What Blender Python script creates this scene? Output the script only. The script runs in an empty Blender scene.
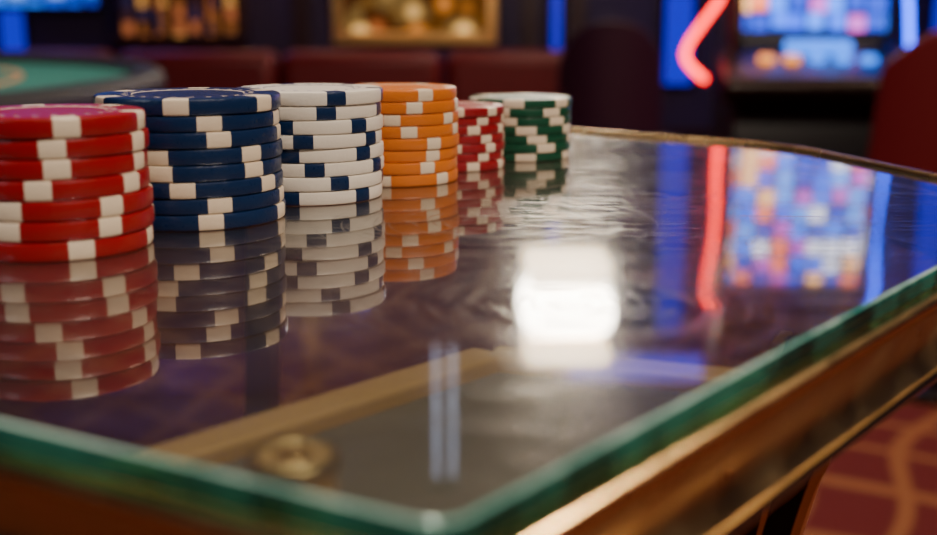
import bpy, bmesh, math, random
from mathutils import Vector, Matrix
random.seed(7)
S = bpy.context.scene
TZ = 0.76            # glass top height

# ------------------------------------------------------------------ materials
def mat(name, col=(.5,.5,.5), rough=.5, metal=0, emit=None, es=0, coat=0, bump=0, bscale=200, var=0):
    m = bpy.data.materials.new(name); m.use_nodes = True
    nt = m.node_tree; b = nt.nodes['Principled BSDF']
    b.inputs['Base Color'].default_value = (*col, 1)
    b.inputs['Roughness'].default_value = rough
    b.inputs['Metallic'].default_value = metal
    b.inputs['Coat Weight'].default_value = coat
    b.inputs['Coat Roughness'].default_value = .15
    if emit:
        b.inputs['Emission Color'].default_value = (*emit, 1)
        b.inputs['Emission Strength'].default_value = es
    tc = nt.nodes.new('ShaderNodeTexCoord')
    n = nt.nodes.new('ShaderNodeTexNoise'); n.inputs['Scale'].default_value = bscale
    n.inputs['Detail'].default_value = 4
    nt.links.new(tc.outputs['Object'], n.inputs['Vector'])
    if bump:
        bp = nt.nodes.new('ShaderNodeBump'); bp.inputs['Strength'].default_value = bump
        bp.inputs['Distance'].default_value = .001
        nt.links.new(n.outputs['Fac'], bp.inputs['Height'])
        nt.links.new(bp.outputs['Normal'], b.inputs['Normal'])
    if var:
        mr = nt.nodes.new('ShaderNodeMapRange')
        mr.inputs['To Min'].default_value = max(0, rough-var); mr.inputs['To Max'].default_value = rough+var
        nt.links.new(n.outputs['Fac'], mr.inputs['Value'])
        nt.links.new(mr.outputs['Result'], b.inputs['Roughness'])
    return m

M = {}
M['red']   = mat('chip_red', (.30,.004,.008), .32, bump=.15, bscale=900, var=.08)
M['red2']  = mat('chip_crimson', (.29,.006,.014), .34, bump=.15, bscale=900)
M['navy']  = mat('chip_navy', (.004,.020,.080), .30, bump=.15, bscale=900, var=.08)
M['white'] = mat('chip_white', (.82,.76,.68), .36, bump=.12, bscale=900, var=.08)
M['cream'] = mat('chip_cream_insert', (.82,.69,.53), .36, bump=.12, bscale=900)
M['orange']= mat('chip_orange', (.66,.17,.010), .34, bump=.15, bscale=900)
M['green'] = mat('chip_green', (.005,.070,.036), .34, bump=.15, bscale=900)
M['brass'] = mat('polished_brass', (.95,.68,.33), .2, 1, bump=.1, bscale=60, var=.08)
M['rim']   = mat('rim_brass', (.92,.60,.26), .26, 1, bump=.2, bscale=60, var=.10)
M['brass_s']= mat('satin_brass', (.92,.66,.32), .34, 1, bump=.15, bscale=80)
M['rail']  = mat('lacquered_brass', (1,.60,.24), .42, .10, bump=.15, bscale=80)
M['bronze']= mat('aged_bronze', (.52,.39,.22), .36, 1, bump=1.0, bscale=70, var=.24)
M['panel'] = mat('brushed_bronze_panel', (.27,.23,.185), .45, .1, bump=.3, bscale=30, var=.1)
M['blackm']= mat('dark_metal', (.03,.022,.02), .3, .8, var=.1, bscale=30)
M['black'] = mat('black_plastic', (.012,.011,.016), .35)
M['leather']=mat('black_leather', (.010,.009,.011), .55, bump=.4, bscale=80)
M['burg']  = mat('burgundy_leather', (.15,.008,.012), .42, bump=.3, bscale=60)
M['plum']  = mat('plum_leather', (.040,.009,.030), .45, bump=.3, bscale=60)
M['felt']  = mat('green_felt', (.005,.11,.085), .9, bump=.5, bscale=400)
M['tan']   = mat('tan_felt_print', (.45,.20,.09), .9)
M['wall']  = mat('purple_wall_paint', (.028,.014,.068), .6, bump=.3, bscale=40)
M['wall2'] = mat('dark_wall_paint', (.020,.010,.030), .6, bump=.3, bscale=40)
M['ceil']  = mat('ceiling_paint', (.14,.105,.09), .7, bump=.3, bscale=40)
M['trim']  = mat('dark_wood_trim', (.03,.008,.010), .4, bump=.3, bscale=30)
M['gold']  = mat('gilt_frame', (.90,.54,.19), .35, 1, bump=.4, bscale=40)
M['nred']  = mat('red_neon', (.3,0,0), .4, emit=(1,.010,.006), es=9)
M['nblue'] = mat('blue_neon', (0,0,.3), .4, emit=(.01,.07,1), es=9)
M['strip'] = mat('blue_light_strip', (0,0,.2), .4, emit=(.010,.012,1), es=.7)
M['cove']  = mat('violet_cove_light', (0,0,.2), .4, emit=(.06,.08,1), es=1.7)
M['lamp']  = mat('lamp_diffuser', (1,1,1), .4, emit=(1,.90,.76), es=40)
M['lamp2'] = mat('lamp_trim_diffuser', (1,.8,.6), .4, emit=(1,.76,.50), es=8)
M['tube']  = mat('cool_tube_light', (1,1,1), .4, emit=(.45,.62,1), es=1.7)
M['bamber']= mat('amber_button', (.4,.2,0), .4, emit=(1,.30,.02), es=1.8)
M['bblue'] = mat('blue_button', (0,.1,.4), .4, emit=(.02,.20,1), es=2.5)

def mosaic(name, scale, ramp, strength, tiles=True):
    m = bpy.data.materials.new(name); m.use_nodes = True
    nt = m.node_tree; nt.nodes.clear(); L = nt.links.new
    out = nt.nodes.new('ShaderNodeOutputMaterial')
    tc = nt.nodes.new('ShaderNodeTexCoord'); mp = nt.nodes.new('ShaderNodeMapping')
    mp.inputs['Scale'].default_value = (scale, scale*.35, scale)
    L(tc.outputs['Object'], mp.inputs['Vector'])
    v = nt.nodes.new('ShaderNodeTexVoronoi'); v.inputs['Scale'].default_value = 1
    v.inputs['Randomness'].default_value = .25 if tiles else 1
    if tiles: v.distance = 'CHEBYCHEV'
    L(mp.outputs['Vector'], v.inputs['Vector'])
    sp = nt.nodes.new('ShaderNodeSeparateColor'); L(v.outputs['Color'], sp.inputs['Color'])
    cr = nt.nodes.new('ShaderNodeValToRGB'); cr.color_ramp.interpolation = 'CONSTANT'
    els = cr.color_ramp.elements
    for i, c in enumerate(ramp):
        e = els[i] if i < 2 else els.new(i/len(ramp))
        e.position = i/len(ramp); e.color = (*c, 1)
    L(sp.outputs['Red'], cr.inputs['Fac'])
    mr = nt.nodes.new('ShaderNodeMapRange'); mr.inputs['From Min'].default_value = .30
    mr.inputs['From Max'].default_value = .52; mr.inputs['To Min'].default_value = 1; mr.inputs['To Max'].default_value = .12
    L(v.outputs['Distance'], mr.inputs['Value'])
    mu = nt.nodes.new('ShaderNodeMath'); mu.operation = 'MULTIPLY'; mu.inputs[1].default_value = strength
    L(mr.outputs['Result'], mu.inputs[0])
    em = nt.nodes.new('ShaderNodeEmission'); L(cr.outputs['Color'], em.inputs['Color']); L(mu.outputs[0], em.inputs['Strength'])
    L(em.outputs[0], out.inputs['Surface'])
    return m
M['screen'] = mosaic('slot_screen', 17, [(.02,.08,.8),(.75,.75,.9),(.04,.18,1),(.9,.18,.08),(.10,.30,1),(.02,.05,.5),(1,.5,.18),(.03,.12,.9),(.5,.08,.5)], 3.8)
M['screen2']= mosaic('blue_screen', 9, [(.01,.07,.7),(.02,.18,1),(.01,.03,.4),(.15,.35,1)], 1.8)
M['art']    = mosaic('self_lit_artwork', 7, [(.55,.18,.03),(.9,.40,.08),(.30,.08,.02),(.8,.28,.03),(1,.55,.16)], 1.6, False)  # canvas is emissive: its lit look is put in as glow
M['bottle'] = mosaic('glowing_amber_bottles', 14, [(.25,.08,.02),(.9,.40,.10),(.05,.02,.03),(.5,.14,.05),(.03,.02,.06)], 1.0)  # bottles are no lamps; their amber gleam is painted as emission

def carpet():
    m = bpy.data.materials.new('casino_carpet'); m.use_nodes = True
    nt = m.node_tree; b = nt.nodes['Principled BSDF']; L = nt.links.new
    b.inputs['Roughness'].default_value = .95
    tc = nt.nodes.new('ShaderNodeTexCoord')
    facs = []
    for ang, ph in ((28, 0), (-50, 1.7)):
        mp = nt.nodes.new('ShaderNodeMapping'); mp.inputs['Rotation'].default_value = (0,0,math.radians(ang))
        L(tc.outputs['Object'], mp.inputs['Vector'])
        w = nt.nodes.new('ShaderNodeTexWave'); w.inputs['Scale'].default_value = 1.6
        w.inputs['Distortion'].default_value = 6; w.inputs['Detail'].default_value = 0
        w.inputs['Detail Scale'].default_value = .9; w.inputs['Phase Offset'].default_value = ph
        L(mp.outputs['Vector'], w.inputs['Vector'])
        mr = nt.nodes.new('ShaderNodeMapRange'); mr.inputs['From Min'].default_value = .88; mr.inputs['From Max'].default_value = .98
        L(w.outputs['Fac'], mr.inputs['Value']); facs.append(mr)
    mx = nt.nodes.new('ShaderNodeMath'); mx.operation = 'MAXIMUM'
    L(facs[0].outputs['Result'], mx.inputs[0]); L(facs[1].outputs['Result'], mx.inputs[1])
    mc = nt.nodes.new('ShaderNodeMix'); mc.data_type = 'RGBA'
    mc.inputs['A'].default_value = (.12,.004,.004,1); mc.inputs['B'].default_value = (.28,.095,.03,1)
    L(mx.outputs[0], mc.inputs['Factor']); L(mc.outputs['Result'], b.inputs['Base Color'])
    n = nt.nodes.new('ShaderNodeTexNoise'); n.inputs['Scale'].default_value = 250
    L(tc.outputs['Object'], n.inputs['Vector'])
    bp = nt.nodes.new('ShaderNodeBump'); bp.inputs['Strength'].default_value = .5; bp.inputs['Distance'].default_value = .005
    L(n.outputs['Fac'], bp.inputs['Height']); L(bp.outputs['Normal'], b.inputs['Normal'])
    return m
M['carpet'] = carpet()

def glass_top():
    m = bpy.data.materials.new('table_glass'); m.use_nodes = True
    nt = m.node_tree; nt.nodes.clear(); L = nt.links.new
    N = nt.nodes.new
    out = N('ShaderNodeOutputMaterial'); tc = N('ShaderNodeTexCoord')
    last = None
    def combine(sock):
        nonlocal last
        if last is None: last = sock
        else:
            mx = N('ShaderNodeMath'); mx.operation = 'MAXIMUM'
            L(last, mx.inputs[0]); L(sock, mx.inputs[1]); last = mx.outputs[0]
    # fine wiping scratches in several directions
    for i, (ang, sx, sy, lo) in enumerate(((12, 30, 1200, .665), (-35, 45, 1400, .665), (70, 35, 1300, .655), (-78, 30, 1400, .655), (140, 50, 1200, .665))):
        mp = N('ShaderNodeMapping'); mp.inputs['Rotation'].default_value = (0,0,math.radians(ang))
        mp.inputs['Scale'].default_value = (sx, sy, 1); mp.inputs['Location'].default_value = (i*3.1, i*1.7, 0)
        L(tc.outputs['Object'], mp.inputs['Vector'])
        n = N('ShaderNodeTexNoise'); n.inputs['Scale'].default_value = 1; n.inputs['Detail'].default_value = 1
        n.inputs['Distortion'].default_value = .3
        L(mp.outputs['Vector'], n.inputs['Vector'])
        mr = N('ShaderNodeMapRange'); mr.inputs['From Min'].default_value = lo; mr.inputs['From Max'].default_value = lo+.05
        L(n.outputs['Fac'], mr.inputs['Value']); combine(mr.outputs['Result'])
    # circular polishing marks : noise evaluated in polar coordinates about several wear centres
    for (cx, cy, R, k, fq, lo, amp) in ((.0190,.2280,.050,0,750,.54,1.0), (.010,.320,.085,5,950,.60,.85), (.085,.285,.045,9,950,.61,.7), (.045,.38,.06,13,950,.60,.8)):
        mp = N('ShaderNodeMapping'); mp.inputs['Location'].default_value = (-cx,-cy,0)
        L(tc.outputs['Object'], mp.inputs['Vector'])
        sx = N('ShaderNodeSeparateXYZ'); L(mp.outputs['Vector'], sx.inputs[0])
        cxy = N('ShaderNodeCombineXYZ'); L(sx.outputs['X'], cxy.inputs['X']); L(sx.outputs['Y'], cxy.inputs['Y'])
        ln = N('ShaderNodeVectorMath'); ln.operation = 'LENGTH'; L(cxy.outputs[0], ln.inputs[0])
        at = N('ShaderNodeMath'); at.operation = 'ARCTAN2'; L(sx.outputs['Y'], at.inputs[0]); L(sx.outputs['X'], at.inputs[1])
        rs = N('ShaderNodeMath'); rs.operation = 'MULTIPLY'; rs.inputs[1].default_value = fq; L(ln.outputs['Value'], rs.inputs[0])
        as_ = N('ShaderNodeMath'); as_.operation = 'MULTIPLY'; as_.inputs[1].default_value = .9; L(at.outputs[0], as_.inputs[0])
        cv = N('ShaderNodeCombineXYZ'); L(rs.outputs[0], cv.inputs['X']); L(as_.outputs[0], cv.inputs['Y']); cv.inputs['Z'].default_value = k
        n = N('ShaderNodeTexNoise'); n.inputs['Scale'].default_value = 1; n.inputs['Detail'].default_value = 1
        L(cv.outputs[0], n.inputs['Vector'])
        mr = N('ShaderNodeMapRange'); mr.inputs['From Min'].default_value = lo; mr.inputs['From Max'].default_value = lo+.08
        L(n.outputs['Fac'], mr.inputs['Value'])
        fd = N('ShaderNodeMapRange'); fd.inputs['From Min'].default_value = R*.5; fd.inputs['From Max'].default_value = R
        fd.inputs['To Min'].default_value = amp; fd.inputs['To Max'].default_value = 0
        L(ln.outputs['Value'], fd.inputs['Value'])
        mu = N('ShaderNodeMath'); mu.operation = 'MULTIPLY'; L(mr.outputs['Result'], mu.inputs[0]); L(fd.outputs['Result'], mu.inputs[1])
        combine(mu.outputs[0])
    # smudges
    sm = N('ShaderNodeTexNoise'); sm.inputs['Scale'].default_value = 22; sm.inputs['Detail'].default_value = 6
    sm.inputs['Roughness'].default_value = .65
    L(tc.outputs['Object'], sm.inputs['Vector'])
    smr = N('ShaderNodeMapRange'); smr.inputs['From Min'].default_value = .42; smr.inputs['From Max'].default_value = .72
    L(sm.outputs['Fac'], smr.inputs['Value'])
    fr = N('ShaderNodeFresnel'); fr.inputs['IOR'].default_value = 1.55
    ma = N('ShaderNodeMath'); ma.operation = 'MULTIPLY_ADD'; ma.inputs[1].default_value = 1.0; ma.inputs[2].default_value = .17
    L(fr.outputs[0], ma.inputs[0])
    gl = N('ShaderNodeBsdfGlossy'); gl.inputs['Color'].default_value = (.97,.97,.95,1)
    ra = N('ShaderNodeMath'); ra.operation = 'MULTIPLY_ADD'; ra.inputs[1].default_value = .03; ra.inputs[2].default_value = .018
    L(smr.outputs['Result'], ra.inputs[0]); L(ra.outputs[0], gl.inputs['Roughness'])
    gm = N('ShaderNodeBsdfGlossy'); gm.inputs['Color'].default_value = (1,.97,.92,1); gm.inputs['Roughness'].default_value = .13
    mgl = N('ShaderNodeMixShader'); mgl.inputs['Fac'].default_value = .12
    L(gl.outputs[0], mgl.inputs[1]); L(gm.outputs[0], mgl.inputs[2])
    gr = N('ShaderNodeBsdfGlossy'); gr.inputs['Color'].default_value = (1,.97,.92,1); gr.inputs['Roughness'].default_value = .25
    hz = N('ShaderNodeMath'); hz.operation = 'MULTIPLY_ADD'; hz.inputs[1].default_value = .09; hz.inputs[2].default_value = .01
    L(smr.outputs['Result'], hz.inputs[0])
    sc = N('ShaderNodeMath'); sc.operation = 'MULTIPLY_ADD'; sc.inputs[1].default_value = .80; sc.use_clamp = True
    L(last, sc.inputs[0]); L(hz.outputs[0], sc.inputs[2])
    mg = N('ShaderNodeMixShader'); L(sc.outputs[0], mg.inputs['Fac']); L(mgl.outputs[0], mg.inputs[1]); L(gr.outputs[0], mg.inputs[2])
    tr = N('ShaderNodeBsdfTransparent'); tr.inputs['Color'].default_value = (.64,.66,.64,1)
    ms = N('ShaderNodeMixShader'); L(ma.outputs[0], ms.inputs['Fac']); L(tr.outputs[0], ms.inputs[1]); L(mg.outputs[0], ms.inputs[2])
    df = N('ShaderNodeBsdfDiffuse'); df.inputs['Color'].default_value = (.5,.5,.5,1)
    md = N('ShaderNodeMixShader'); md.inputs['Fac'].default_value = .01
    L(ms.outputs[0], md.inputs[1]); L(df.outputs[0], md.inputs[2])
    L(md.outputs[0], out.inputs['Surface'])
    return m
M['glass'] = glass_top()
def glass_edge(name, c0, c1, trf, lo=.42, hi=.70):
    m = bpy.data.materials.new(name); m.use_nodes = True
    nt = m.node_tree; nt.nodes.clear(); L = nt.links.new; N = nt.nodes.new
    out = N('ShaderNodeOutputMaterial'); tc = N('ShaderNodeTexCoord')
    n = N('ShaderNodeTexNoise'); n.inputs['Scale'].default_value = 55; n.inputs['Detail'].default_value = 5
    L(tc.outputs['Object'], n.inputs['Vector'])
    cr = N('ShaderNodeValToRGB'); cr.color_ramp.elements[0].position = lo; cr.color_ramp.elements[0].color = (*c0,1)
    cr.color_ramp.elements[1].position = hi; cr.color_ramp.elements[1].color = (*c1,1)
    L(n.outputs['Fac'], cr.inputs['Fac'])
    tl = N('ShaderNodeBsdfTranslucent'); L(cr.outputs['Color'], tl.inputs['Color'])
    df = N('ShaderNodeBsdfDiffuse'); L(cr.outputs['Color'], df.inputs['Color'])
    a = N('ShaderNodeMixShader'); a.inputs['Fac'].default_value = .6; L(tl.outputs[0], a.inputs[1]); L(df.outputs[0], a.inputs[2])
    tr = N('ShaderNodeBsdfTransparent'); tr.inputs['Color'].default_value = (.08,.45,.38,1)
    b = N('ShaderNodeMixShader'); b.inputs['Fac'].default_value = trf; L(a.outputs[0], b.inputs[1]); L(tr.outputs[0], b.inputs[2])
    fr = N('ShaderNodeFresnel'); fr.inputs['IOR'].default_value = 1.8
    gl = N('ShaderNodeBsdfGlossy'); gl.inputs['Roughness'].default_value = .10; gl.inputs['Color'].default_value = (.70,1,.92,1)
    c = N('ShaderNodeMixShader'); L(fr.outputs[0], c.inputs['Fac']); L(b.outputs[0], c.inputs[1]); L(gl.outputs[0], c.inputs[2])
    L(c.outputs[0], out.inputs['Surface'])
    return m
M['gedge'] = glass_edge('glass_green_edge', (.002,.040,.038), (.05,.42,.36), .30)
M['gbev'] = glass_edge('arris_painted_highlight', (.06,.42,.36), (.70,1,.94), .05, .38, .62)  # paler copy of the edge glass, paints a bright highlight along the arris
def clear():
    m = bpy.data.materials.new('glass_underside'); m.use_nodes = True
    nt = m.node_tree; nt.nodes.clear()
    o = nt.nodes.new('ShaderNodeOutputMaterial'); t = nt.nodes.new('ShaderNodeBsdfTransparent')
    t.inputs['Color'].default_value = (.93,.98,.96,1); nt.links.new(t.outputs[0], o.inputs['Surface'])
    return m
M['gbot'] = clear()

# ------------------------------------------------------------------ helpers
def empty(name, loc=(0,0,0), rz=0):
    e = bpy.data.objects.new(name, None); S.collection.objects.link(e)
    e.location = loc; e.rotation_euler = (0,0,rz); e.empty_display_size = .05
    return e
def from_bm(name, bm, mats, parent=None, smooth=True, loc=(0,0,0)):
    me = bpy.data.meshes.new(name); bmesh.ops.recalc_face_normals(bm, faces=bm.faces[:])
    bm.to_mesh(me); bm.free()
    for m in mats: me.materials.append(m)
    o = bpy.data.objects.new(name, me); S.collection.objects.link(o)
    o.location = loc
    if parent: o.parent = parent
    if smooth:
        for p in me.polygons: p.use_smooth = True
        try: me.set_sharp_from_angle(angle=math.radians(38))
        except Exception: pass
    return o
def bevel(o, w, seg=3):
    b = o.modifiers.new('bevel','BEVEL'); b.width = w; b.segments = seg; b.limit_method = 'ANGLE'
    return o
def box(name, c, s, m, parent=None, bev=0, rot=None, seg=3):
    bm = bmesh.new(); bmesh.ops.create_cube(bm, size=1)
    bmesh.ops.scale(bm, vec=s, verts=bm.verts)
    o = from_bm(name, bm, [m], parent, smooth=bool(bev), loc=c)
    if rot: o.rotation_euler = rot
    if bev: bevel(o, bev, seg)
    return o
def cyl(name, c, r, h, m, parent=None, bev=0, seg=48, r2=None):
    bm = bmesh.new(); bmesh.ops.create_cone(bm, cap_ends=True, segments=seg, radius1=r, radius2=r if r2 is None else r2, depth=h)
    o = from_bm(name, bm, [m], parent, loc=c)
    if bev: bevel(o, bev)
    return o
def tube(name, pts, r, m, parent=None, cyclic=False, res=6, kind='POLY'):
    cu = bpy.data.curves.new(name, 'CURVE'); cu.dimensions = '3D'
    sp = cu.splines.new('POLY' if kind == 'POLY' else 'NURBS'); sp.points.add(len(pts)-1)
    for p, q in zip(sp.points, pts): p.co = (*q, 1)
    sp.use_cyclic_u = cyclic
    if kind != 'POLY': sp.order_u = 3; sp.use_endpoint_u = True; sp.resolution_u = 10
    cu.bevel_depth = r; cu.bevel_resolution = res; cu.use_fill_caps = True
    tmp = bpy.data.objects.new(name+'_c', cu); S.collection.objects.link(tmp)
    dg = bpy.context.evaluated_depsgraph_get(); me = bpy.data.meshes.new_from_object(tmp.evaluated_get(dg))
    bpy.data.objects.remove(tmp); bpy.data.curves.remove(cu)
    me.name = name; me.materials.clear(); me.materials.append(m)
    o = bpy.data.objects.new(name, me); S.collection.objects.link(o)
    for p in me.polygons: p.use_smooth = True
    if parent: o.parent = parent
    return o
def torus(name, c, R, r, m, parent=None):
    pts = [(c[0]+R*math.cos(a*math.tau/64), c[1]+R*math.sin(a*math.tau/64), c[2]) for a in range(64)]
    return tube(name, pts, r, m, parent, cyclic=True)

# ------------------------------------------------------------------ table outline
def fillet(poly, seg=14):
    out = []
    n = len(poly)
    for i in range(n):
        p = Vector(poly[i][:2]); r = poly[i][2]
        a = (Vector(poly[i-1][:2])-p).normalized(); b = (Vector(poly[(i+1)%n][:2])-p).normalized()
        half = a.angle(b)/2
        tl = r/math.tan(half)
        c = p + (a+b).normalized()*(r/math.sin(half))
        s = p+a*tl-c; e = p+b*tl-c
        a0 = math.atan2(s.y, s.x); a1 = math.atan2(e.y, e.x)
        d = (a1-a0+math.pi)%math.tau-math.pi
        for k in range(seg+1):
            t = a0+d*k/seg
            out.append(c+Vector((math.cos(t), math.sin(t)))*r)
    return out
C = Vector((-.0022,.1232))
poly = [(C.x, C.y, .0055), (.172,.348,.035), (.130,.500,.09), (.0,.600,.12), (-.25,.62,.10), (-.40,.47,.08), (C.x-.873*.40, C.y+.488*.40,.045)]
OUT = fillet(poly)
def dens(pts, step=.01):
    r = []
    for i in range(len(pts)):
        a, b = pts[i], pts[(i+1)%len(pts)]
        k = max(1, int((b-a).length/step))
        for j in range(k): r.append(a.lerp(b, j/k))
    return r
OUT = dens(OUT)
def offset(pts, d):
    r = []; n = len(pts)
    for i in range(n):
        t = (pts[(i+1)%n]-pts[i-1]).normalized()
        r.append(pts[i]+Vector((t.y,-t.x))*d)    # ccw outline -> outward
    return r
def ringmesh(name, prof, m, parent):
    """closed profile [(outward offset, z)] swept round the outline"""
    bm = bmesh.new(); rings = []
    for d, z in prof:
        d = max(d, -.004) if d < 0 else d
        rings.append([bm.verts.new((p.x,p.y,TZ+z)) for p in offset(OUT, d)])
    n = len(OUT)
    for a in range(len(rings)):
        A, B = rings[a], rings[(a+1)%len(rings)]
        for i in range(n):
            bm.faces.new((A[i],A[(i+1)%n],B[(i+1)%n],B[i]))
    return from_bm(name, bm, [m], parent)

table = empty('glass_table', (-.1,.38,0))
tinv = Vector((.1,-.38,0))
def tp(o):
    o.parent = table; o.matrix_parent_inverse = Matrix.Translation(tinv); return o
# glass slab
bm = bmesh.new()
GT = .0046
lv = [(-.0009,0),(-.0003,-.0003),(0,-.0010),(0,-GT+.0008),(-.0007,-GT)]
rings = []
for d, z in lv:
    rings.append([bm.verts.new((p.x,p.y,TZ+z)) for p in offset(OUT, d)])
n = len(OUT)
for a in range(len(lv)-1):
    for i in range(n):
        f = bm.faces.new((rings[a][i],rings[a+1][i],rings[a+1][(i+1)%n],rings[a][(i+1)%n])); f.material_index = 3 if a == 0 else 1
f = bm.faces.new(rings[0]); f.material_index = 0
f = bm.faces.new(rings[-1][::-1]); f.material_index = 2
g = from_bm('glass_top', bm, [M['glass'], M['gedge'], M['gbot'], M['gbev']], smooth=False); tp(g)
tp(ringmesh('brass_lip', [(.0024,-.0050),(.0031,-.0058),(.0031,-.0070),(.0024,-.0078),(-.004,-.0078),(-.004,-.0047),(.0014,-.0047)], M['brass'], None))
tp(ringmesh('bronze_apron', [(.0022,-.0080),(.0014,-.0105),(-.0002,-.0150),(-.0006,-.0185),(.0018,-.0226),(-.0035,-.0226),(-.0035,-.0080)], M['bronze'], None))
tp(ringmesh('brass_base_bead', [(.0026,-.0226),(.0034,-.0238),(.0026,-.0250),(-.0035,-.0250),(-.0035,-.0226)], M['brass'], None))
# raised brass bead on the back rim
off = offset(OUT, .0021)
def near(p): return min(range(len(OUT)), key=lambda i: (OUT[i]-Vector(p)).length)
i0 = near((.166,.352)); i1 = near((-.37,.36))
idx = list(range(i0, i1)) if i1 > i0 else list(range(i0, len(OUT)))+list(range(0, i1))
tp(tube('brass_back_rim', [(off[i].x, off[i].y, TZ-.0006) for i in idx], .0025, M['rim']))

def bar(name, a, b, w, ztop, h, m):
    a = Vector(a); b = Vector(b); d = b-a; c = (a+b)/2
    o = box(name, (c.x,c.y,TZ+ztop-h/2), (d.length, w, h), m, None, bev=.0012, rot=(0,0,math.atan2(d.y,d.x)))
    return tp(o)
P1s=(-.0756,.175); P2=(.005,.2643); P3=(.0767,.2395)
bar('inner_rail_1', P1s, P2, .010, -.020, .008, M['rail'])
bar('inner_rail_2', P2, P3, .010, -.020, .008, M['rail'])
bm = bmesh.new()
q = [(C.x+.001,C.y+.010),(P1s[0],P1s[1]),P2,P3]
top = [bm.verts.new((x,y,TZ-.0235)) for x,y in q]; bot = [bm.verts.new((x,y,TZ-.0265)) for x,y in q]
bm.faces.new(top); bm.faces.new(bot[::-1])
for i in range(4): bm.faces.new((top[i],bot[i],bot[(i+1)%4],top[(i+1)%4]))
tp(from_bm('lower_panel', bm, [M['panel']], smooth=False))
# brass stand-off bolt
x, y = -.0245,.1590
tp(cyl('standoff_bolt', (x,y,TZ-.0142), .0060, .0185, M['rail'], None, bev=.001))
tp(torus('standoff_washer', (x,y,TZ-.0058), .0056, .0011, M['brass_s']))
tp(cyl('standoff_cap', (x,y,TZ-.0055), .0030, .0016, M['brass'], None, bev=.0005))
# sabre legs with bright flanges
def leg(idx, top, centre):
    tx, ty = top; d = (Vector(centre)-Vector(top)).normalized()
    prof = [(0,.737,.021),(.007,.711,.018),(.014,.683,.016),(.040,.55,.015),(.066,.38,.014),(.050,.20,.015),(-.005,.03,.018),(-.02,.0,.020)]
    pts = []
    for i in range(len(prof)-1):
        for k in range(6):
            t = k/6; p0 = prof[max(0,i-1)]; p1 = prof[i]; p2 = prof[i+1]; p3 = prof[min(len(prof)-1,i+2)]
            pts.append(tuple(.5*((2*p1[j])+(-p0[j]+p2[j])*t+(2*p0[j]-5*p1[j]+4*p2[j]-p3[j])*t*t+(-p0[j]+3*p1[j]-3*p2[j]+p3[j])*t**3) for j in range(3)))
    pts.append(prof[-1])
    pts = [(a, max(b,0.0), w) for a,b,w in pts]
    side = Vector((-d.y, d.x))
    def sweep(nm, o0, o1, th, m):
        bm = bmesh.new(); rg = []
        for a, z, w in pts:
            c = Vector((tx,ty))+d*a
            r = []
            for (su, dv) in ((-th,o0*w),(th,o0*w),(th,o1*w),(-th,o1*w)):
                q = c+side*su+d*dv
                r.append(bm.verts.new((q.x,q.y,z)))
            rg.append(r)
        for a in range(len(rg)-1):
            for i in range(4): bm.faces.new((rg[a][i],rg[a][(i+1)%4],rg[a+1][(i+1)%4],rg[a+1][i]))
        bm.faces.new(rg[0]); bm.faces.new(rg[-1][::-1])
        tp(from_bm(nm, bm, [m]))
    sweep('leg_%d_web'%idx, -.5, .5, .003, M['blackm'])
    sweep('leg_%d_outer_flange'%idx, -.60, -.47, .0065, M['brass_s'])
    sweep('leg_%d_inner_flange'%idx, .47, .60, .0065, M['brass_s'])
    sweep('leg_%d_rib'%idx, -.04, .04, .0050, M['brass_s'])
CEN = (-.11,.375)
for i, t in enumerate([(.0875,.281), (-.10,.588), (-.34,.49), (-.27,.315)]): leg(i+1, t, CEN)

# ------------------------------------------------------------------ poker chips
def chip_into(bm, cx, cy, z0, R, th, rot, nins=6, insw=.36, ringmat=1):
    NS = 144
    b = th*.18
    prof = [(.0,th-.0001,'c'),(R*.54,th-.0001,'c'),(R*.595,th-.0001,'l'),(R*.61,th,'b'),(R*.66,th,'d'),(R*.71,th,'b'),(R*.78,th,'s'),(R-b,th,'s'),(R-b*.3,th-b*.3,'s'),(R,th-b,'s'),
            (R,b,'s'),(R-b*.3,b*.3,'s'),(R-b,0,'b'),(.0,0,'b')]
    rings = []
    for (r, z, zn) in prof:
        if r == 0: rings.append([bm.verts.new((cx,cy,z0+z))])
        else: rings.append([bm.verts.new((cx+r*math.cos(rot+k*math.tau/NS), cy+r*math.sin(rot+k*math.tau/NS), z0+z)) for k in range(NS)])
    for a in range(len(rings)-1):
        A, B = rings[a], rings[a+1]; zn = prof[a][2]
        for k in range(NS):
            k2 = (k+1)%NS
            if len(A) == 1: f = bm.faces.new((A[0],B[k],B[k2]))
            elif len(B) == 1: f = bm.faces.new((A[k],B[0],A[k2]))
            else: f = bm.faces.new((A[k],B[k],B[k2],A[k2]))
            ph = ((k+.5)/NS*nins) % 1
            mi = 0
            if zn == 's' and ph < insw: mi = 1
            if zn == 'l': mi = ringmat
            if zn == 'd' and (ph*4)%1 < .34: mi = ringmat
            f.material_index = mi
def stack(name, x, y, D, H, n, base, ins, nins=6, insw=.34, jit=.0006):
    R = D/2; th = H/n
    bm = bmesh.new()
    for i in range(n):
        a = random.random()*math.tau; j = jit*random.random()**.5
        chip_into(bm, j*math.cos(a), j*math.sin(a), i*th, R-jit*.5, th*.985, random.random()*math.tau, nins, insw)
    me = bpy.data.meshes.new(name)
    bmesh.ops.recalc_face_normals(bm, faces=bm.faces[:]); bm.to_mesh(me); bm.free()
    me.materials.append(base); me.materials.append(ins)
    for p in me.polygons: p.use_smooth = True
    try: me.set_sharp_from_angle(angle=math.radians(35))
    except Exception: pass
    o = bpy.data.objects.new(name, me); S.collection.objects.link(o); o.location = (x,y,TZ+.0001)
    return o
stack('red_poker_chip_stack',   -.0998,.2871,.0455,.0326,7, M['red'],  M['cream'], 6,.26)
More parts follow.
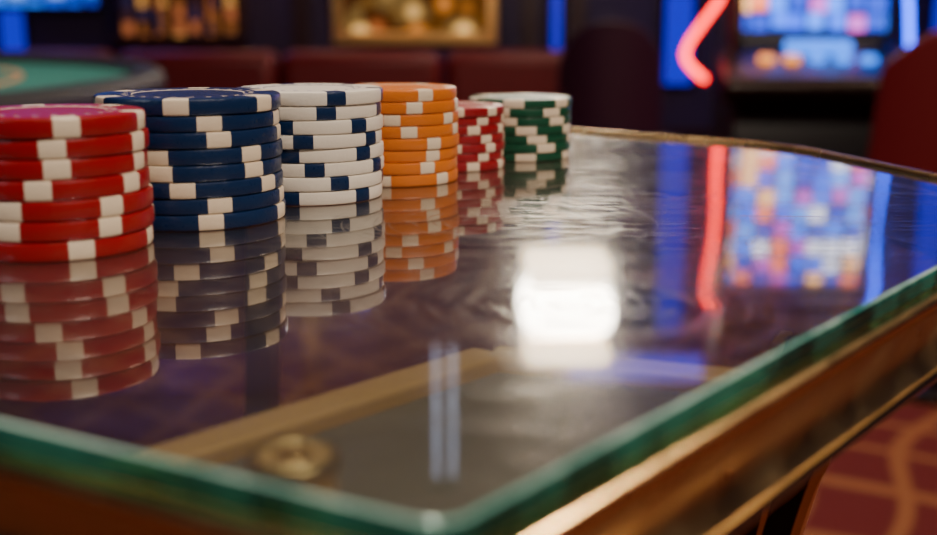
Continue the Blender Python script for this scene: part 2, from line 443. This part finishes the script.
stack('blue_poker_chip_stack',  -.0761,.3285,.0500,.0340,8, M['navy'], M['cream'], 6,.25)
stack('white_poker_chip_stack', -.0488,.3680,.0455,.0330,8, M['white'],M['navy'],  6,.25)
stack('orange_poker_chip_stack',-.0240,.4040,.0415,.0311,8, M['orange'],M['cream'],6,.25)
stack('red_poker_chip_stack',   -.0052,.4385,.0370,.0224,7, M['red2'], M['cream'], 8,.32)
stack('green_poker_chip_stack',  .0198,.4685,.0405,.0232,7, M['green'],M['cream'], 6,.36)

# ------------------------------------------------------------------ room
XL,XR,YB,YF,HC = -5.0, 5.0, 7.0, -3.0, 3.0
def room_box(n, a, b, m):
    c = [(p+q)/2 for p,q in zip(a,b)]; s = [abs(q-p) for p,q in zip(a,b)]
    return box(n, c, s, m)
room_box('floor', (XL-.1,YF-.1,-.1), (XR+.1,YB+.1,0), M['carpet'])
room_box('ceiling', (XL-.1,YF-.1,HC), (XR+.1,YB+.1,HC+.1), M['ceil'])
room_box('wall_back', (XL,YB,0), (XR,YB+.1,HC), M['wall'])
room_box('wall_front', (XL,YF-.1,0), (XR,YF,HC), M['wall2'])
room_box('wall_left', (XL-.1,YF,0), (XL,YB,HC), M['wall'])
room_box('wall_right', (XR,YF,0), (XR+.1,YB,HC), M['wall'])
room_box('baseboard_back', (XL,YB-.03,0), (XR,YB,.14), M['trim'])
room_box('baseboard_left', (XL,YF,0), (XL+.03,YB-.03,.14), M['trim'])
room_box('baseboard_right', (XR-.03,YF,0), (XR,YB-.03,.14), M['trim'])
for i, x in enumerate((-3.2,-1.95,-.95,.35,.62,2.35,3.4)):
    room_box('trim_%d'%(i+1), (x-.05,YB-.06,.14), (x+.05,YB,HC), M['trim'])
# blue wall light strips
for i, (x,w) in enumerate(((.50,.05),(1.20,.15),(2.72,.14),(-2.6,.12),(4.2,.2))):
    e = empty('wall_light_strip', (x,YB,0))
    box('diffuser', (0,-.03,1.5), (w,.03,2.2), M['strip'], e)
    box('housing', (0,-.008,1.5), (w+.06,.016,2.26), M['blackm'], e)
for i, (x0,x1,z) in enumerate(((-2.5,-1.5,2.62),(-1.3,-.6,2.35),(.55,1.4,2.8),(2.3,4.3,2.6),(-4.6,-3.0,2.6))):
    e = empty('cove_light', ((x0+x1)/2,YB,z))
    box('diffuser', (0,-.06,0), (x1-x0,.05,.16), M['cove'], e)
    box('shelf', (0,-.06,-.10), (x1-x0+.04,.12,.03), M['trim'], e)

# framed art
def picture(x, z, w, h, m, fw=.07):
    e = empty('framed_artwork', (x,YB,z))
    box('canvas', (0,-.02,0), (w,.03,h), m, e)
    for nm, c, s in (('rail_top',(0,-.035,h/2+fw/2),(w+2*fw,.07,fw)),('rail_bottom',(0,-.035,-h/2-fw/2),(w+2*fw,.07,fw)),
                     ('stile_1',(-w/2-fw/2,-.035,0),(fw,.07,h)),('stile_2',(w/2+fw/2,-.035,0),(fw,.07,h))):
        box(nm, c, s, M['gold'], e, bev=.012)
picture(-.305, 1.22, .80, 1.05, M['art'])
# back bar shelf with bottles
e = empty('back_bar_shelf', (-1.62,YB,0))
box('back_panel', (0,-.02,1.4), (.72,.03,1.6), M['trim'], e)
for k in range(4):
    z = .66+k*.42
    box('shelf_%d'%(k+1), (0,-.14,z), (.72,.22,.03), M['trim'], e)
bm = bmesh.new()
for k in range(3):
    for j in range(7):
        x = -.29+j*.096; z = .675+k*.42; r = .03; hh = .17+.05*random.random()
        a = bmesh.ops.create_cone(bm, cap_ends=True, segments=16, radius1=r, radius2=r, depth=hh, matrix=Matrix.Translation((x,-.14,z+hh/2)))
        bmesh.ops.create_cone(bm, cap_ends=True, segments=16, radius1=r, radius2=.011, depth=.04, matrix=Matrix.Translation((x,-.14,z+hh+.02)))
        bmesh.ops.create_cone(bm, cap_ends=True, segments=16, radius1=.011, radius2=.011, depth=.06, matrix=Matrix.Translation((x,-.14,z+hh+.07)))
from_bm('bottles', bm, [M['bottle']], e)
def monitor(x, z, w, h):
    e = empty('wall_monitor', (x,YB,z))
    box('bezel', (0,-.04,0), (w+.06,.08,h+.06), M['black'], e, bev=.01)
    box('screen', (0,-.083,0), (w,.006,h), M['screen2'], e)
monitor(-2.45+.0, 1.15, .72, .62)

# slot machine -------------------------------------------------
def slot(x, y, rz):
    e = empty('slot_machine', (x,y,0), rz)
    def prism(nm, pf, w, m, bev=0):
        bm = bmesh.new()
        L_ = [bm.verts.new((-w/2,a,b)) for a,b in pf]; R_ = [bm.verts.new((w/2,a,b)) for a,b in pf]
        bm.faces.new(L_); bm.faces.new(R_[::-1])
        for i in range(len(pf)):
            j = (i+1)%len(pf); bm.faces.new((L_[i],R_[i],R_[j],L_[j]))
        o = from_bm(nm, bm, [m], e, smooth=bool(bev))
        if bev: bevel(o, bev)
        return o
    prism('cabinet', [(.40,0),(-.10,0),(-.12,.10),(-.12,.55),(-.06,.66),(.0,.70),(.13,1.66),(.40,1.66)], .52, M['black'], .015)
    prism('button_deck', [(-.05,.70),(-.36,.625),(-.37,.585),(-.30,.545),(-.05,.57)], .62, M['blackm'], .015)
    ang = math.atan2(.13,.96)
    box('screen', (0,.052,1.18), (.44,.012,.86), M['screen'], e, rot=(-ang,0,0))
    for nm, xx in (('bezel_1',-.235),('bezel_2',.235)):
        box(nm, (xx,.040,1.18), (.03,.05,.92), M['blackm'], e, bev=.008, rot=(-ang,0,0))
    prism('topper', [(.36,1.66),(.06,1.66),(.02,1.74),(.10,1.92),(.36,1.92)], .50, M['black'], .02)
    def yy(z): return -.02+max(0,(z-.70))*.135
    for nm, sgn, m in (('neon_red',-1,M['nred']),('neon_blue',1,M['nblue'])):
        pts = [(.315,.605),(.355,.64),(.360,.69),(.300,.77),(.275,.87),(.265,1.0),(.28,1.2),(.265,1.42),(.295,1.62),(.28,1.70),(.18,1.72),(.03,1.72)]
        if sgn > 0:
            pts = [(a*.94, z) for a, z in pts]
            pts[0] = (.20,.612); pts[1] = (.25,.635); pts[2] = (.275,.69); pts[3] = (.290,.77); pts[4] = (.285,.87)
        else: pts = [(a+(.05 if z < .8 else 0), z) for a, z in pts]
        tube(nm, [(sgn*a, yy(z) if z > .72 else yy(.72)-(.72-z)*2.6, z+(.012 if z < .66 else 0)) for a,z in pts], .0105, m, e, kind='NURBS')
    for k in range(5):
        xx = -.17+k*.075
        o = cyl('button_%d'%(k+1), (xx,-.20,.672), .026, .016, M['bamber'] if k in (0,1) else M['bblue'], e, bev=.003)
        o.rotation_euler = (math.radians(13.6),0,0)
    box('info_display', (.0,-.10,.705), (.20,.05,.03), M['bblue'], e, bev=.006, rot=(math.radians(20),0,0))
slot(1.085, 3.85, math.radians(-5))
slot(2.35, 4.05, math.radians(-16))

# chairs ------------------------------------------------------
def chair(x, y, rz, m, h=.80, w=.46):
    e = empty('casino_chair', (x,y,0), rz)
    bm = bmesh.new(); NU, NV = 24, 14; th = .055
    def pt(u, v, o):
        a = (u-.5)*math.radians(125); R = w/2/math.sin(math.radians(62.5))+o
        top = h - .12*abs(2*u-1)**2.4
        z = .40+(top-.40)*v
        return (R*math.sin(a), -R*math.cos(a)+.08-.05*v, z)
    G = [[[bm.verts.new(pt(i/NU, j/NV, o)) for j in range(NV+1)] for i in range(NU+1)] for o in (0, -th)]
    for s_ in range(2):
        for i in range(NU):
            for j in range(NV):
                bm.faces.new((G[s_][i][j],G[s_][i+1][j],G[s_][i+1][j+1],G[s_][i][j+1]))
    for i in range(NU):
        for j in (0,NV): bm.faces.new((G[0][i][j],G[0][i+1][j],G[1][i+1][j],G[1][i][j]))
    for j in range(NV):
        for i in (0,NU): bm.faces.new((G[0][i][j],G[0][i][j+1],G[1][i][j+1],G[1][i][j]))
    o = from_bm('backrest', bm, [m], e); bevel(o, .022, 4)
    cyl('seat', (0,.0,.43), .22, .09, m, e, bev=.03)
    cyl('seat_plate', (0,0,.375), .13, .02, M['blackm'], e)
    cyl('stem', (0,0,.195), .03, .35, M['blackm'], e)
    cyl('base', (0,0,.0125), .23, .025, M['blackm'], e, bev=.008)
    torus('foot_ring', (0,0,.16), .16, .011, M['blackm'], e)
    for k in range(3):
        a = k*math.tau/3
        tube('spoke_%d'%(k+1), [(0,0,.16),(.16*math.cos(a),.16*math.sin(a),.16)], .007, M['blackm'], e)
chair(1.07, 2.62, math.radians(12), M['burg'], .825, .54)
chair(.38, 3.25, math.radians(-6), M['plum'], .79, .28)
# banquette
e = empty('banquette_sofa', (-.75,4.6,0))
box('base', (0,.0,.12), (2.6,.60,.22), M['trim'], e, bev=.01)
box('seat', (0,-.02,.32), (2.6,.64,.18), M['burg'], e, bev=.05)
for k in range(4):
    box('back_cushion_%d'%(k+1), (-.975+k*.65,.24,.52), (.64,.16,.28), M['burg'], e, bev=.05)

# poker table (background, left) --------------------------------
e = empty('poker_table', (-1.22,1.52,0))
bm = bmesh.new(); bmesh.ops.create_cone(bm, cap_ends=True, segments=96, radius1=1, radius2=1, depth=1)
bmesh.ops.scale(bm, vec=(.77,.92,.04), verts=bm.verts)
from_bm('felt_top', bm, [M['felt']], e, loc=(0,0,.698))
def ell(a, b, z, r, m, nm):
    return tube(nm, [(a*math.cos(k*math.tau/96), b*math.sin(k*math.tau/96), z) for k in range(96)], r, m, e, cyclic=True)
ell(.785,.935,.713,.022,M['leather'],'padded_rail')
ell(.60,.74,.7183,.004,M['tan'],'betting_line')
bm = bmesh.new(); bmesh.ops.create_cone(bm, cap_ends=True, segments=64, radius1=.35, radius2=.22, depth=.66)
from_bm('pedestal', bm, [M['trim']], e, loc=(0,0,.352))
cyl('foot', (0,0,.0125), .42, .025, M['blackm'], e)

# pendant lamp whose image shows in the glass ---------------------
LX, LY, LZ = .375, 4.5, 1.815
e = empty('pendant_lamp', (LX,LY,LZ))
box('main_diffuser', (0,0,0), (.350,.350,.215), M['lamp'], e, bev=.085, seg=8)
box('lower_diffuser', (0,0,-.165), (.32,.32,.055), M['lamp2'], e, bev=.026, seg=5)
box('upper_diffuser', (0,0,.165), (.32,.32,.075), M['lamp2'], e, bev=.036, seg=5)
box('band_1', (0,0,-.123), (.28,.28,.032), M['brass_s'], e)
box('band_2', (0,0,.118), (.28,.28,.026), M['brass_s'], e)
cyl('rod', (0,0,(HC-LZ)/2+.10), .012, HC-LZ-.20, M['blackm'], e)
cyl('canopy', (0,0,HC-LZ-.015), .08, .03, M['blackm'], e)
# twin hanging tube lights
def tubes(x, y, z0, z1, sep):
    e = empty('hanging_tube_light', (x,y,0))
    for k, s_ in enumerate((-sep,sep)):
        tube('tube_%d'%(k+1), [(s_,0,z0),(s_,0,z1)], .007, M['tube'], e)
    cyl('top_cap', (0,0,z1+.02), sep+.03, .04, M['blackm'], e)
    tube('cord', [(0,0,z1+.04),(0,0,HC)], .004, M['blackm'], e)
tubes(-.088, 4.2, 1.90, 2.40, .030)

# ------------------------------------------------------------------ lights
def area(name, loc, tgt, size, e_, col):
    l = bpy.data.lights.new(name, 'AREA'); l.energy = e_; l.color = col; l.shape = 'DISK'; l.size = size
    o = bpy.data.objects.new(name, l); S.collection.objects.link(o); o.location = loc
    o.rotation_euler = (Vector(tgt)-Vector(loc)).to_track_quat('-Z','Y').to_euler()
    return o
area('key_downlight', (.75,-.55,2.3), (-.04,.37,.78), .35, 32, (1,.83,.66))
area('stack_top_fill', (-.15,.75,2.6), (-.04,.42,.78), .4, 23, (1,.86,.70))  # added fill above the stacks to brighten the chip tops
area('cool_side_light', (-1.3,-.6,1.7), (-.05,.25,.76), .3, 4, (.9,.92,1))
area('carpet_fill', (2.0,1.8,2.9), (1.5,2.0,0), .4, 36, (1,.74,.5))  # fill added to light the carpet, no fixture there
area('poker_table_fill', (-1.1,1.7,2.6), (-1.0,1.6,.7), .4, 8, (1,.9,.8)).data.spread = math.radians(75)  # added overhead fill for the felt, no lamp hangs here
area('chair_fill', (1.0,1.4,2.6), (1.1,2.7,.6), .3, 1.5, (1,.5,.4)).data.spread = math.radians(60)  # extra fill put in to lift the dark chair
area('blue_wall_wash', (2.5,6.2,2.9), (1.8,7,1.2), .8, 26, (.22,.2,1))
area('violet_wall_wash', (-2.2,6.2,2.9), (-2.0,7,1.2), .8, 20, (.32,.22,1))
area('warm_bar_light', (-.9,6.0,2.8), (-.9,7,1.0), .4, 14, (1,.6,.3))
w = bpy.data.worlds.new('world'); S.world = w; w.use_nodes = True
w.node_tree.nodes['Background'].inputs['Color'].default_value = (.04,.03,.04,1)
w.node_tree.nodes['Background'].inputs['Strength'].default_value = .4

# ------------------------------------------------------------------ camera
cam = bpy.data.cameras.new('camera'); co = bpy.data.objects.new('camera', cam); S.collection.objects.link(co)
cam.sensor_width = 36; cam.lens = 1200/937*36; cam.clip_start = .005; cam.clip_end = 50
co.location = (0,0,TZ+.056); co.rotation_euler = (math.radians(90-12.11),0,0)
cam.dof.use_dof = True; cam.dof.focus_distance = .34; cam.dof.aperture_fstop = 9.5
S.camera = co
